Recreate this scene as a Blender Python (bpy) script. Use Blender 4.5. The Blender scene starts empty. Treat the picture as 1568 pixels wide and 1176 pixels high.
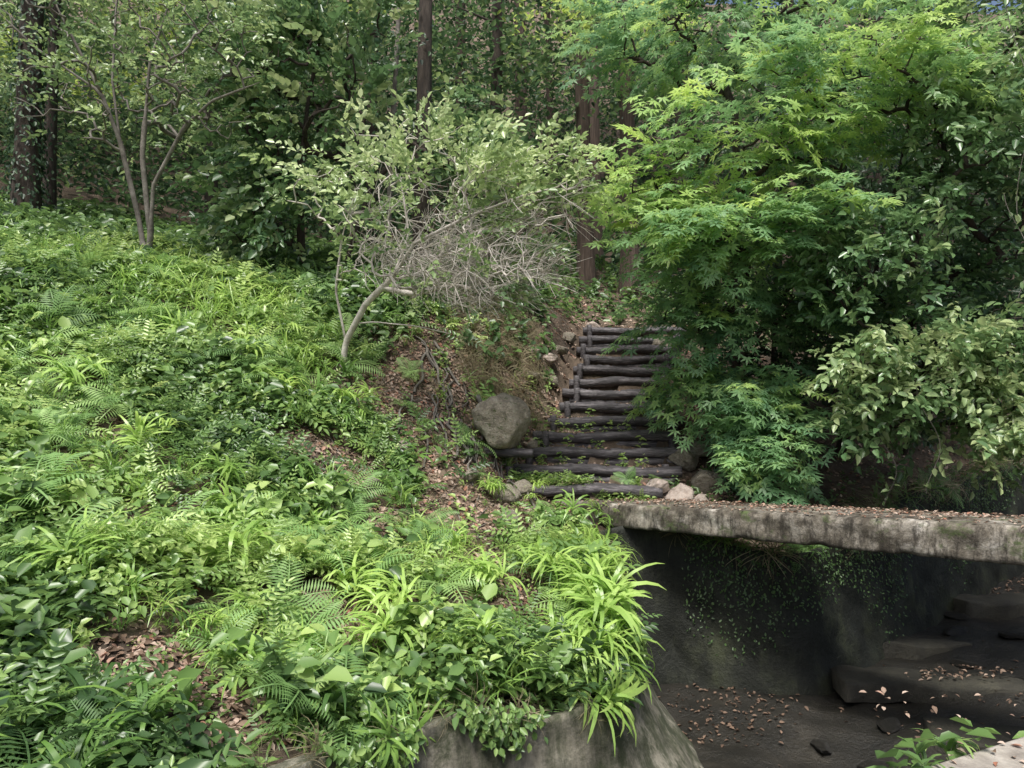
import bpy, numpy as np, math
rng=np.random.default_rng(11)
U=lambda a,b,n=None: rng.uniform(a,b,n)
scene=bpy.context.scene
# ------------------------------------------------------------------ basics
class Acc:
    def __init__(s): s.V=[];s.F=[];s.T=[];s.n=0
    def add(s,V,F,T):
        s.V.append(V);s.F.append(F+s.n);s.T.append(T);s.n+=len(V)
    def get(s): return np.concatenate(s.V),np.concatenate(s.F),np.concatenate(s.T)
def mesh_obj(name,V,F,mat,T=None,smooth=False,parent=None):
    V=np.asarray(V,np.float32);F=np.asarray(F,np.int32)
    me=bpy.data.meshes.new(name)
    me.vertices.add(len(V));me.vertices.foreach_set("co",V.ravel())
    k=F.shape[1]
    me.loops.add(F.size);me.loops.foreach_set("vertex_index",F.ravel())
    me.polygons.add(len(F))
    me.polygons.foreach_set("loop_start",np.arange(len(F),dtype=np.int32)*k)
    me.polygons.foreach_set("loop_total",np.full(len(F),k,np.int32))
    me.update(calc_edges=True)
    if T is not None:
        a=me.attributes.new("tint",'FLOAT','POINT');a.data.foreach_set("value",np.asarray(T,np.float32))
    me.materials.append(mat)
    if smooth: me.polygons.foreach_set("use_smooth",np.ones(len(F),bool))
    o=bpy.data.objects.new(name,me);scene.collection.objects.link(o)
    if parent: o.parent=parent
    return o
def acc_obj(name,acc,mat,smooth=False,parent=None):
    V,F,T=acc.get();return mesh_obj(name,V,F,mat,T,smooth,parent)
def empty(name):
    o=bpy.data.objects.new(name,None);scene.collection.objects.link(o);return o
def Rz(a):
    a=np.atleast_1d(a);c,s=np.cos(a),np.sin(a);o=np.zeros_like(a);i=np.ones_like(a)
    return np.stack([np.stack([c,-s,o],-1),np.stack([s,c,o],-1),np.stack([o,o,i],-1)],-2)
def Rx(a):
    a=np.atleast_1d(a);c,s=np.cos(a),np.sin(a);o=np.zeros_like(a);i=np.ones_like(a)
    return np.stack([np.stack([i,o,o],-1),np.stack([o,c,-s],-1),np.stack([o,s,c],-1)],-2)
def Ry(a):
    a=np.atleast_1d(a);c,s=np.cos(a),np.sin(a);o=np.zeros_like(a);i=np.ones_like(a)
    return np.stack([np.stack([c,o,s],-1),np.stack([o,i,o],-1),np.stack([-s,o,c],-1)],-2)
def ypr(y,p,r): return Rz(y)@Rx(p)@Ry(r)
def frames(n,yaw):
    n=n/np.linalg.norm(n,axis=1,keepdims=True)
    h=np.stack([np.cos(yaw),np.sin(yaw),np.zeros_like(yaw)],1)
    x=h-n*(h*n).sum(1,keepdims=True);x/=np.linalg.norm(x,axis=1,keepdims=True)+1e-9
    y=np.cross(n,x);return np.stack([x,y,n],-1)
def inst(acc,t,pos,R,s,tint):
    tV,tF,tT=t;N=len(pos)
    if N==0:return
    s=np.broadcast_to(np.asarray(s,float),(N,));tint=np.broadcast_to(np.asarray(tint,float),(N,))
    V=np.einsum('nij,vj->nvi',R,tV)*s[:,None,None]+pos[:,None,:]
    F=tF[None]+(np.arange(N)*len(tV))[:,None,None]
    T=np.clip(tint[:,None]+tT[None],0,1)
    acc.add(V.reshape(-1,3),F.reshape(-1,4),T.ravel())
def multi(acc,ts,pos,R,s,tint):
    N=len(pos);s=np.broadcast_to(np.asarray(s,float),(N,));tint=np.broadcast_to(np.asarray(tint,float),(N,))
    k=rng.integers(0,len(ts),N)
    for i,t in enumerate(ts):
        m=k==i;inst(acc,t,pos[m],R[m],s[m],tint[m])
# ------------------------------------------------------------------ materials
def newmat(name):
    m=bpy.data.materials.new(name);m.use_nodes=True;nt=m.node_tree;nt.nodes.clear()
    return m,nt,nt.nodes.new,nt.links.new
def ramp(nt,cols):
    r=nt.nodes.new('ShaderNodeValToRGB');e=r.color_ramp.elements
    e[0].position=cols[0][0];e[0].color=(*cols[0][1],1);e[1].position=cols[-1][0];e[1].color=(*cols[-1][1],1)
    for p,c in cols[1:-1]:
        q=e.new(p);q.color=(*c,1)
    return r
def leafmat(name,cols,trans=.35,rough=.42,spec=.5):
    m,nt,N,L=newmat(name)
    at=N('ShaderNodeAttribute');at.attribute_name='tint'
    r=ramp(nt,[(i/(len(cols)-1),c) for i,c in enumerate(cols)]);L(at.outputs['Fac'],r.inputs[0])
    p=N('ShaderNodeBsdfPrincipled');p.inputs['Roughness'].default_value=rough;p.inputs['Specular IOR Level'].default_value=spec
    L(r.outputs[0],p.inputs['Base Color'])
    hs=N('ShaderNodeHueSaturation');hs.inputs['Hue'].default_value=.488;hs.inputs['Saturation'].default_value=1.0;hs.inputs['Value'].default_value=1.5
    L(r.outputs[0],hs.inputs['Color'])
    t=N('ShaderNodeBsdfTranslucent');L(hs.outputs[0],t.inputs[0])
    x=N('ShaderNodeMixShader');x.inputs[0].default_value=trans;L(p.outputs[0],x.inputs[1]);L(t.outputs[0],x.inputs[2])
    o=N('ShaderNodeOutputMaterial');L(x.outputs[0],o.inputs[0]);return m
def rockmat(name,cols,scale=3,stretch=(1,1,1),rough=.9,bump=.5,bdist=.03,scale2=25,streak=None):
    m,nt,N,L=newmat(name)
    tc=N('ShaderNodeTexCoord');mp=N('ShaderNodeMapping');mp.inputs['Scale'].default_value=stretch;L(tc.outputs['Object'],mp.inputs[0])
    n=N('ShaderNodeTexNoise');n.inputs['Scale'].default_value=scale;n.inputs['Detail'].default_value=9;n.inputs['Roughness'].default_value=.68;L(mp.outputs[0],n.inputs[0])
    r=ramp(nt,cols);L(n.outputs[0],r.inputs[0]);col=r.outputs[0]
    for sk_ in (streak or []):
        mp2=N('ShaderNodeMapping');mp2.inputs['Scale'].default_value=sk_[0];L(tc.outputs['Object'],mp2.inputs[0])
        n3=N('ShaderNodeTexNoise');n3.inputs['Scale'].default_value=1;n3.inputs['Detail'].default_value=8;n3.inputs['Roughness'].default_value=.75;L(mp2.outputs[0],n3.inputs[0])
        r3=ramp(nt,[(sk_[2],(0,0,0)),(sk_[3],(.92,.92,.92))]);L(n3.outputs[0],r3.inputs[0])
        mx=N('ShaderNodeMixRGB');L(r3.outputs[0],mx.inputs[0]);L(col,mx.inputs[1]);mx.inputs[2].default_value=(*sk_[1],1);col=mx.outputs[0]
    n2=N('ShaderNodeTexNoise');n2.inputs['Scale'].default_value=scale2;n2.inputs['Detail'].default_value=8;n2.inputs['Roughness'].default_value=.7;L(mp.outputs[0],n2.inputs[0])
    b=N('ShaderNodeBump');b.inputs['Strength'].default_value=bump;b.inputs['Distance'].default_value=bdist;L(n2.outputs[0],b.inputs['Height'])
    p=N('ShaderNodeBsdfPrincipled');p.inputs['Roughness'].default_value=rough;L(col,p.inputs['Base Color']);L(b.outputs[0],p.inputs['Normal'])
    o=N('ShaderNodeOutputMaterial');L(p.outputs[0],o.inputs[0]);return m
M_soil=rockmat('soil',[(.3,(.045,.034,.024)),(.5,(.11,.08,.056)),(.62,(.19,.14,.1)),(.75,(.09,.11,.045))],2.5,bump=.9,bdist=.05)
M_slab=rockmat('weathered_concrete',[(.36,(.12,.105,.08)),(.46,(.22,.195,.155)),(.58,(.35,.32,.27)),(.7,(.55,.52,.47))],5,bump=.8,bdist=.015,scale2=30,streak=[((2.6,2.6,3.5),(.055,.045,.032),.42,.58),((16,16,5),(.03,.025,.018),.46,.6),((3.5,3.5,5),(.07,.1,.03),.56,.66)])
M_road=rockmat('road_concrete',[(.36,(.16,.14,.12)),(.58,(.33,.3,.26)),(.7,(.46,.43,.38))],5,bump=.6,bdist=.01,scale2=40)
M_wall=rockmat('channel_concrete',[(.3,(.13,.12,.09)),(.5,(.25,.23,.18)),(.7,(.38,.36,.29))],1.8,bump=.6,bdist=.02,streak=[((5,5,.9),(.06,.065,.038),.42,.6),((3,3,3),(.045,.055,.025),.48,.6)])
M_dwall=rockmat('shaded_mossy_concrete',[(.3,(.01,.012,.008)),(.5,(.026,.03,.018)),(.7,(.055,.065,.03))],2,rough=.7,bump=.7,bdist=.03,streak=[((2.5,2.5,.8),(.008,.01,.006),.46,.56)])  # mossy concrete with the slab's shade put into its near-black colour
M_bed=rockmat('shaded_wet_stone',[(.3,(.006,.006,.004)),(.55,(.02,.018,.013)),(.75,(.045,.04,.03))],3,rough=.45,bump=.8,bdist=.04)  # wet stream stone, darkened further to hold the channel's shade in the colour
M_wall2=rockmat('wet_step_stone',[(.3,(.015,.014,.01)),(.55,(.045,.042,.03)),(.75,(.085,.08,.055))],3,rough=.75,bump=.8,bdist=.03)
M_stone=rockmat('stone',[(.3,(.15,.13,.1)),(.5,(.32,.28,.22)),(.62,(.42,.38,.31)),(.75,(.18,.2,.09))],4,bump=.9,bdist=.05,scale2=11,streak=[((5,5,5),(.1,.12,.05),.56,.64)])
M_pinkstone=rockmat('pale_stone',[(.3,(.22,.17,.14)),(.6,(.46,.39,.34))],4,bump=.6,bdist=.02)
M_log=rockmat('weathered_log',[(.3,(.018,.016,.018)),(.5,(.065,.058,.062)),(.68,(.23,.21,.22))],9,stretch=(.35,2.5,2.5),bump=1,bdist=.02,scale2=22,rough=.5)
M_bark=rockmat('dark_bark',[(.3,(.018,.013,.01)),(.55,(.055,.042,.032)),(.75,(.11,.09,.07))],7,stretch=(2,2,.4),bump=1,bdist=.03)
M_cedar=rockmat('cedar_bark',[(.3,(.04,.028,.022)),(.55,(.11,.078,.06)),(.75,(.19,.145,.12))],9,stretch=(3,3,.15),bump=1,bdist=.03)
M_pale=rockmat('pale_bark',[(.3,(.28,.245,.21)),(.5,(.52,.48,.43)),(.7,(.7,.66,.6))],9,stretch=(1,1,1),bump=.5,bdist=.01)
M_gbark=rockmat('grey_bark',[(.3,(.07,.06,.05)),(.5,(.16,.145,.125)),(.7,(.28,.26,.23))],8,bump=.6,bdist=.01)
L_und=leafmat('undergrowth_leaf',[(.045,.092,.034),(.1,.185,.058),(.175,.295,.085),(.28,.41,.125),(.44,.57,.2)],.33,.36,.6)
L_grass=leafmat('grass_blade',[(.06,.13,.035),(.14,.27,.06),(.27,.43,.1),(.44,.61,.17)],.38,.35)
L_fern=leafmat('fern_frond',[(.06,.13,.05),(.14,.26,.085),(.22,.38,.125),(.34,.5,.18)],.38,.5)
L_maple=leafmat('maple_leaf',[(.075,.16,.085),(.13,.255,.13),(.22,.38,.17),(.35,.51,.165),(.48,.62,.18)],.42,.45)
L_broad=leafmat('broad_leaf',[(.045,.1,.045),(.09,.175,.07),(.17,.28,.115),(.38,.46,.22)],.3,.33,.7)
L_shrub=leafmat('shrub_leaf',[(.11,.19,.08),(.2,.3,.12),(.34,.45,.19),(.58,.67,.38)],.35,.35,.7)
L_bg=leafmat('forest_leaf',[(.018,.04,.023),(.045,.092,.044),(.1,.18,.075),(.25,.35,.13)],.35,.45)  # darker leaf greens, shade of the forest interior put into the colour
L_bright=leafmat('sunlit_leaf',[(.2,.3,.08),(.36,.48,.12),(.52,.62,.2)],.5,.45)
L_dead=leafmat('dead_leaf',[(.1,.065,.045),(.2,.135,.095),(.33,.24,.18),(.48,.38,.31),(.3,.13,.08)],.1,.7,.3)
L_dry=leafmat('dry_grass',[(.09,.08,.045),(.22,.19,.11),(.4,.35,.23)],.3,.6,.3)
# ------------------------------------------------------------------ terrain
ctrl=np.array([(-2.2,3.2,-1.49),(-3.18,4.6,-1.05),(-4.7,6.8,.1),(-5.5,8,1.2),(-6.2,9,1.95),(-1.56,3.3,-1.53),(-2.3,4.9,-1.12),(-3.4,7.2,-.05),(-4.4,9.2,1.6),
(-2.83,9.6,1.45),(-2.3,7.8,-.05),(-1.56,5.3,-1.22),(-.88,3.7,-1.62),(-1.56,9.4,.7),(-1.19,7.3,-.69),(-.84,5.2,-1.42),(-.33,4.5,-1.66),(-.19,9,-.18),
(.11,8,-.88),(0,6.6,-1.2),(.53,6.3,-1.43),(1.0,5.9,-1.68),(.37,4.9,-1.72),(.9,7,-1.45),(.8,7.8,-1.2),(-.3,10.3,.85),(-.33,11,1.6),(.53,13,2.1),(.6,11.5,1.3),(.2,10,.2),
(.78,8.6,-.85),(1.2,9.7,-.25),(1.58,10.8,.35),(1.83,11.9,.95),(2.08,13,1.55),(2.3,14.5,2.35),(1.63,17,3.5),(2.6,8.8,-.75),(3.6,8.8,-.85),(3,10.3,.05),(4,12,.9),(5,14,2),
(6,11,-.3),(8,13,.6),(10,15,1.4),(10,20,4.4),(-6,12,2.8),(-3,12,2.5),(-8,20,5.6),(-12,12,4.4),(0,20,4.9),(5,20,4.9),(-12.8,21,7.4),(-10,5,1.5),(-8,3,-.5),(-5,2.5,-1.3),
(0,0,-1.75),(-6,0,-1.75),(5,0,-1.75),(2,3,-1.7),(6.5,4,-1.5),(8,6,-1.3),(10,8,-.8),(14,9,-.2),(-15,30,12),(0,30,11),(15,30,10),(-30,45,24),(0,45,23),(30,45,22),(-30,20,11),(30,20,7),
(-30,0,4),(30,0,2),(0,-20,-1.7),(30,-20,0),(-30,-20,0),(0,65,38),(40,65,36),(-40,65,38)],float)
def tpsU(r2): return np.where(r2>1e-9,r2*np.log(r2+1e-12)*.5,0)
def fit(c,lam=.02):
    n=len(c);P=np.c_[np.ones(n),c[:,:2]];D=((c[:,None,:2]-c[None,:,:2])**2).sum(-1)
    A=np.zeros((n+3,n+3));A[:n,:n]=tpsU(D)+lam*np.eye(n);A[:n,n:]=P;A[n:,:n]=P.T
    return np.linalg.solve(A,np.r_[c[:,2],0,0,0])
W=fit(ctrl)
outer=np.array([(-1.6,2.2),(-1.0,3.6),(-.45,4.22),(.2,4.5),(.6,4.8),(.76,5.3),(.82,6.0),(.8,7.2),(.85,7.9),(1.75,8.0),(2.3,7.6),(2.9,7.4),(5,9),(6.3,10),(10,12.7),(14,14.2)])
inner=np.array([(14,11),(10,9.5),(7,7),(5.6,5),(5.2,3.2),(5.2,2.2)])
poly=np.r_[outer,inner]
def inpoly(x,y,P=poly):
    r=np.zeros(x.shape,bool);j=len(P)-1
    for i in range(len(P)):
        xi,yi=P[i];xj,yj=P[j]
        c=((yi>y)!=(yj>y))&(x<(xj-xi)*(y-yi)/(yj-yi+1e-12)+xi);r^=c;j=i
    return r
def bed(x,y):
    s=(x-2)*.75+(y-6)*.6
    return -2.78+.11*np.clip(s,-1,12)+.05*np.sin(x*3.1+y)*np.cos(y*2.7)+.02*np.sin(x*9+y*4)*np.sin(y*11)
sy=[8.0,8.6,9.7,10.8,11.9,13,14.5,17];sx=[.62,.82,1.2,1.58,1.83,2.08,2.3,2.4]
def xs(y): return np.interp(y,sy,sx)
def yrot(y): return np.interp(y,[8.6,10.2],[.2,.04])
def ss(a,b,x):
    t=np.clip((x-a)/(b-a),0,1);return t*t*(3-2*t)
def height(x,y,carve=True):
    x=np.asarray(x,float);y=np.asarray(y,float);sh=x.shape
    X=np.clip(x.ravel(),-45,45);Y=np.clip(y.ravel(),-22,68);out=np.empty_like(X)
    for a in range(0,len(X),40000):
        q=np.c_[X[a:a+40000],Y[a:a+40000]]
        D=((q[:,None]-ctrl[None,:,:2])**2).sum(-1);out[a:a+40000]=tpsU(D)@W[:-3]+W[-3]+q@W[-2:]
    z=out.reshape(sh)
    am=np.where(y<16,1,3.)
    z=z+am*(.07*np.sin(x*2.3+1.3*np.sin(y*1.7))*np.sin(y*2.1+x)+.035*np.sin(x*7.1+y*3)*np.sin(y*6.3-x*2)+.014*np.sin(x*17+y*5)*np.sin(y*15))
    dx=np.abs(x-xs(y));yy=y+np.tan(yrot(y))*(x-xs(y))
    i=np.floor((yy-8.6)/.367);zi=-.7+.2*np.clip(i,-1,12)-.035
    zi=np.where(yy>13.3,-.7+2.4-.03+(yy-13.3)*.5,zi)
    w=(1-ss(.8,1.25,dx))*ss(8.2,8.5,yy)*(1-ss(13.4,14.5,yy))
    z=z*(1-w)+zi*w
    if carve:
        z=np.where(inpoly(x,y),bed(x,y),z)
    return z
gx=np.r_[-220,-120,-70,np.arange(-45,-8,1.0),np.arange(-8,-2.,.11),np.arange(-2,5,.07),np.arange(5,9,.13),np.arange(9,46,1.0),70,120,220]
gy=np.r_[-200,-100,-50,np.arange(-22,2,1.5),np.arange(2,14.5,.07),np.arange(14.5,25,.4),np.arange(25,68,1.5),100,160,300]
GX,GY=np.meshgrid(gx,gy);GZ=height(GX,GY)
nx,ny=len(gx),len(gy)
idx=np.arange(nx*ny).reshape(ny,nx)
F=np.stack([idx[:-1,:-1],idx[:-1,1:],idx[1:,1:],idx[1:,:-1]],-1).reshape(-1,4)
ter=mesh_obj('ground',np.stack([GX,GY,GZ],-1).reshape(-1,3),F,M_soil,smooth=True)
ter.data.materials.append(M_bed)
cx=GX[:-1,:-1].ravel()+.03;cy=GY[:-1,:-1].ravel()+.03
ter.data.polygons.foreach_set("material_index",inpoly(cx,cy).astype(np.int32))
def gnorm(x,y,k=.6):
    e=.15;h0=height(x,y,False)
    g=np.stack([-(height(x+e,y,False)-h0)/e,-(height(x,y+e,False)-h0)/e],1)
    g=np.clip(g,-1.5,1.5)*k
    return h0,np.c_[g,np.ones(len(x))]
# ------------------------------------------------------------------ channel walls
def resample(P,d):
    P=np.asarray(P,float);seg=np.linalg.norm(np.diff(P,axis=0),axis=1);t=np.r_[0,np.cumsum(seg)]
    s=np.linspace(0,t[-1],int(t[-1]/d)+2);return np.stack([np.interp(s,t,P[:,i]) for i in range(P.shape[1])],1)
def smoothline(P,n=6):
    P=P.copy()
    for _ in range(n): P[1:-1]=.25*P[:-2]+.5*P[1:-1]+.25*P[2:]
    return P
def wall(name,P,mat,side,off=.1,amp=.02,top=0.0,bat=lambda Q:.22,bp=1.6,sm=6,mat2=None,ysplit=6.9):
    Q=smoothline(resample(P,.08),sm);tn=np.gradient(Q,axis=0);tn/=np.linalg.norm(tn,axis=1,keepdims=True)
    nrm=np.stack([tn[:,1],-tn[:,0]],1)*side
    B=np.broadcast_to(bat(Q),(len(Q),))
    outp=Q-nrm*.25
    zt=height(outp[:,0],outp[:,1],False)+top;zt=smoothline(zt[:,None],8)[:,0];zb=np.full(len(Q),-3.1)
    k=30;rows=[np.c_[outp,zt-.08]]
    for t in np.linspace(0,1,k):
        o=off+B*(t**bp);z=zt*(1-t)+zb*t
        nz=amp*(np.sin(Q[:,0]*9+z*7)+np.sin(Q[:,1]*13-z*11+1)+.6*np.sin(z*23+Q[:,0]*19))*.5+rng.normal(0,amp*.12,len(Q))
        rows.append(np.c_[Q+nrm*(o+nz)[:,None],z])
    V=np.concatenate(rows);m=len(Q);r=len(rows);id=np.arange(r*m).reshape(r,m)
    F=np.stack([id[:-1,:-1],id[:-1,1:],id[1:,1:],id[1:,:-1]],-1).reshape(-1,4)
    o=mesh_obj(name,V,F,mat,smooth=True)
    if mat2:
        o.data.materials.append(mat2)
        o.data.polygons.foreach_set("material_index",(np.tile(Q[:-1,1],r-1)>ysplit).astype(np.int32))
    return Q,nrm,zt
batf=lambda Q: .25+.65*ss(.3,.8,Q[:,0])*(1-ss(6.4,7.4,Q[:,1]))*ss(4.3,5.2,Q[:,1])
QA,NA,ZA=wall('channel_wall',outer[:10],M_wall,1,bat=batf,amp=.02,sm=10,mat2=M_dwall,ysplit=6.5)  # back stretch takes the darker concrete that paints in the under-slab shade
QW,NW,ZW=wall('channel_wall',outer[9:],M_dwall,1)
kL=(QA[:,1]>4.7)&(QA[:,1]<7.7);QL,NL,ZL=QA[kL],NA[kL],ZA[kL]
kR=(QA[:,1]<=4.7);QR,NR,ZR=QA[kR],NA[kR],ZA[kR]
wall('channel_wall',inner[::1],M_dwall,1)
# ------------------------------------------------------------------ footbridge slab
d0=np.array([.50,8.55]);u=np.array([2.96,-3.2]);u/=np.linalg.norm(u);w=np.array([-u[1],u[0]])
SL=6.9;sw=.8
def slab_z(s): return -.885+.036*s
ns=240
prof=[(-.0,-.02),(.02,0.0)]+[(a,0.004*math.sin(a*20)) for a in np.linspace(.1,sw-.05,8)]+[(sw,-.02),(sw,-.235),(sw*.5,-.24),(.015,-.24),(0,-.23)]+[(0,z) for z in np.linspace(-.21,-.05,8)]
R_=[]
for i,s in enumerate(np.linspace(0,SL,ns)):
    th=1+.035*s
    for a,z in prof:
        jit=.005*math.sin(s*9+z*30)+rng.normal(0,.0015)
        ed=z<-.22 and a<.05 or (z>-.03 and a<.05)
        chip=(.035*max(0,math.sin(s*5.3+z*9)*math.sin(s*13.1+z*5)-.3)+.006*abs(math.sin(s*17))) if ed else 0
        p=d0+u*s+w*(a+(jit+chip if a<.1 else 0))
        R_.append((p[0],p[1],slab_z(s)+z*th+(chip*.4 if z<-.2 else -chip*.4)))
R_=np.array(R_);m=len(prof);id=np.arange(ns*m).reshape(ns,m);idr=np.roll(id,-1,axis=1)
F=np.stack([id[:-1],id[1:],idr[1:],idr[:-1]],-1).reshape(-1,4)
br=empty('concrete_footbridge')
mesh_obj('deck_slab',R_,F,M_slab,parent=br)
bm_me=bpy.data.meshes.new('deck_end');bm_me.from_pydata([tuple(v) for v in R_[:m]],[],[tuple(range(m))]);bm_me.materials.append(M_slab)
oe=bpy.data.objects.new('deck_end',bm_me);scene.collection.objects.link(oe);oe.parent=br
# road deck
P=[(-9,-9),(9,-9),(9,3.2),(4.0,3.95),(2.35,3.39),(1.72,3.08),(1.5,2.4),(-1.4,2.2),(-9,2.2)]
n=len(P);vs=[(x,y,-1.42) for x,y in P]+[(x,y,-1.75) for x,y in P]
me=bpy.data.meshes.new('road');me.from_pydata(vs,[],[tuple(range(n)),tuple(range(2*n-1,n-1,-1))]+[(i,i+n,(i+1)%n+n,(i+1)%n) for i in range(n)])
me.materials.append(M_road);ro=bpy.data.objects.new('road',me);scene.collection.objects.link(ro)
bv=ro.modifiers.new('b','BEVEL');bv.width=.02;bv.segments=2
# ------------------------------------------------------------------ rocks
def rock(name,p,s,mat,seed,parent=None,rz=None,npl=11,lo=.5,hi=.85):
    import bmesh
    bm=bmesh.new();bmesh.ops.create_icosphere(bm,subdivisions=4,radius=1)
    r=np.random.default_rng(seed);pl=r.normal(size=(npl,3));pl/=np.linalg.norm(pl,axis=1,keepdims=True);dd=r.uniform(lo,hi,npl);ph=r.uniform(0,6,3)
    for v in bm.verts:
        c=np.array(v.co)
        for k in range(npl):
            t=c@pl[k]-dd[k]
            if t>0:c=c-pl[k]*t*.88
        c*=1+.04*math.sin(c[0]*7+ph[0])*math.sin(c[1]*8+ph[1])+.025*math.sin(c[2]*15+ph[2]+c[0]*11)
        v.co=c
    me=bpy.data.meshes.new(name);bm.to_mesh(me);bm.free();me.materials.append(mat)
    for f in me.polygons:f.use_smooth=True
    o=bpy.data.objects.new(name,me);scene.collection.objects.link(o);o.location=p;o.scale=s;o.rotation_euler=(0,0,r.uniform(0,6) if rz is None else rz)
    if parent:o.parent=parent
    return o
def hz(x,y): return float(height(np.array([x]),np.array([y]),False)[0])
rock('boulder',(-.1,8.8,.02),(.4,.36,.34),M_stone,12,rz=.3,npl=14,lo=.6,hi=.85)
for k,(x,y,s,mt) in enumerate([(1.9,8.45,.24,M_pinkstone),(2.15,8.4,.17,M_pinkstone),(1.68,8.5,.15,M_pinkstone),(2.3,8.8,.2,M_stone),(2.15,9.2,.22,M_stone),(2.4,9.5,.2,M_stone),(-1.2,8.0,.15,M_stone),(1.45,13.2,.14,M_pinkstone),
   (.55,11.2,.14,M_pinkstone),(.62,10.9,.1,M_stone),(.75,11.7,.15,M_stone),(.3,10.5,.1,M_stone),(-.05,8.1,.14,M_stone),(-.45,8.0,.11,M_stone),(2.6,12.6,.2,M_stone),(.25,9.5,.1,M_stone),(.0,7.55,.1,M_stone),(2.1,10.4,.13,M_stone),(-1.35,7.2,.1,M_stone),(.95,12.4,.12,M_stone),(.35,10.9,.12,M_pinkstone),(.15,8.35,.13,M_stone)]):
    rock('rock',(x,y,hz(x,y)+s*.45),(s*U(.9,1.3),s,s*U(.7,.9)),mt,20+k)
for k,(x,y,s) in enumerate([(5.0,8.3,.14),(3.3,6.5,.12),(4.6,7.5,.1),(5.3,8.9,.14),(2.6,6.2,.1),(4.9,7.1,.14),(5.6,8.2,.15),(3.9,6.4,.1),(2.9,5.9,.13)]):
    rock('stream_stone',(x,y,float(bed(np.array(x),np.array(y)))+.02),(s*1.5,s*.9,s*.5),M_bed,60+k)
def weir(c,L,ang,h=.07,wd_=.5):
    n=30;ts=np.linspace(-L/2,L/2,n);V=[];pr=[(-.5,-1.5),(-.5,.8),(-.47,1),(.0,1.05),(.5,1),(.52,-1.5)]
    for t in ts:
        e=.05*math.sin(t*5+c[0])+.02*math.sin(t*17)
        for a,z in pr: V.append((t,a*wd_+e,z*h+.015*math.sin(t*9+a*5)))
    V=np.array(V);id=np.arange(n*6).reshape(n,6)
    F=np.stack([id[:-1,:-1],id[1:,:-1],id[1:,1:],id[:-1,1:]],-1).reshape(-1,4)
    F=np.r_[F,[(0,1,2,3),(0,3,4,5),((n-1)*6+3,(n-1)*6+2,(n-1)*6+1,(n-1)*6),((n-1)*6+5,(n-1)*6+4,(n-1)*6+3,(n-1)*6)]]
    o=mesh_obj('stream_step',V,F,M_wall2);o.location=(c[0],c[1],float(bed(np.array(c[0]),np.array(c[1]))));o.rotation_euler=(0,0,ang)
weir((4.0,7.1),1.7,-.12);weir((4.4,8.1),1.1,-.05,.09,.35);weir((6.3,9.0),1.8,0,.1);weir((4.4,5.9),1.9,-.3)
# ------------------------------------------------------------------ log staircase
st=empty('log_staircase')
def tube(acc,pts,rad,sides=6,tint=.5,cap=False,rj=0):
    pts=np.asarray(pts,float);n=len(pts);rad=np.broadcast_to(np.asarray(rad,float),(n,))
    t=np.gradient(pts,axis=0);t/=np.linalg.norm(t,axis=1,keepdims=True)+1e-9
    ref=np.array([0,0,1.]) if abs(t[0,2])<.8 else np.array([0,1.,0])
    a=np.cross(t,ref);a/=np.linalg.norm(a,axis=1,keepdims=True)+1e-9;b=np.cross(t,a)
    th=np.arange(sides)/sides*2*np.pi
    rr=rad[:,None]*(1+(rng.normal(0,rj,(n,sides)) if rj else 0))
    V=pts[:,None]+rr[...,None]*(np.cos(th)[None,:,None]*a[:,None]+np.sin(th)[None,:,None]*b[:,None])
    id=np.arange(n*sides).reshape(n,sides);ir=np.roll(id,-1,axis=1)
    F=np.stack([id[:-1],ir[:-1],ir[1:],id[1:]],-1).reshape(-1,4);V=V.reshape(-1,3)
    if cap:
        V=np.r_[V,pts[:1],pts[-1:]];k=n*sides
        h=sides//2
        F=np.r_[F,[(k,id[0,(2*j+2)%sides],id[0,2*j+1],id[0,2*j]) for j in range(h)],[(k+1,id[-1,2*j],id[-1,2*j+1],id[-1,(2*j+2)%sides]) for j in range(h)]]
    acc.add(V,F,np.full(len(V),tint))
for i in range(13):
    y=8.6+.367*i;z=-.7+.2*i;x=float(xs(y));ro_=float(yrot(y))
    hw=[.98,1.05,1.0,.92,.92,.8,.78,.75,.76,.74,.85,.85,.9][i]
    ofs=[-.1,-.02,.0,.0,.05,0,.0,.0,0,0,0,.02,.05][i]
    dv=np.array([math.cos(-ro_),math.sin(-ro_),U(-.02,.02)])
    for lev,(dz,dy) in enumerate([(-.062,0),(-.175,.02)]):
        if lev and i not in(1,2,3,4,6,9,11): continue
        A2=Acc();c=np.array([x+ofs+U(-.07,.07),y+dy,z+dz]);ts=np.linspace(-hw,hw,40)
        L=np.stack([ts,.014*np.sin(ts*4+i),.014*np.sin(ts*5+i*2)],1)
        tube(A2,L,(.055 if lev else .068)+.005*np.sin(ts*9+i*3),16,cap=True,rj=.08)
        V,F,T=A2.get();o=mesh_obj('log',V,F,M_log,smooth=True,parent=st);o.location=c
        o.rotation_euler=(0,-dv[2],-ro_+U(-.02,.02))
    for sgn in (-1,1):
        A2=Acc();hh=U(.0,.07)
        ts=np.linspace(0,1,6);tube(A2,np.stack([ts*0,ts*0,ts*(.5)-.5+hh],1),.045,12,cap=True,rj=.04)
        V,F,T=A2.get();q=c+dv*sgn*(hw-.1)
        o=mesh_obj('stake',V,F,M_log,smooth=True,parent=st);o.location=(q[0],y-.1,z-.02);o.rotation_euler=(U(-.08,.08),U(-.08,.08),0)
A2=Acc();ts=np.linspace(-.3,.3,14);tube(A2,np.stack([ts,.01*np.sin(ts*9),0*ts],1),.055,14,cap=True,rj=.08);V,F,T=A2.get()
o=mesh_obj('log',V,F,M_log,smooth=True,parent=st);o.location=(-.05,8.75,-.33);o.rotation_euler=(0,.05,-.1)
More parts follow.
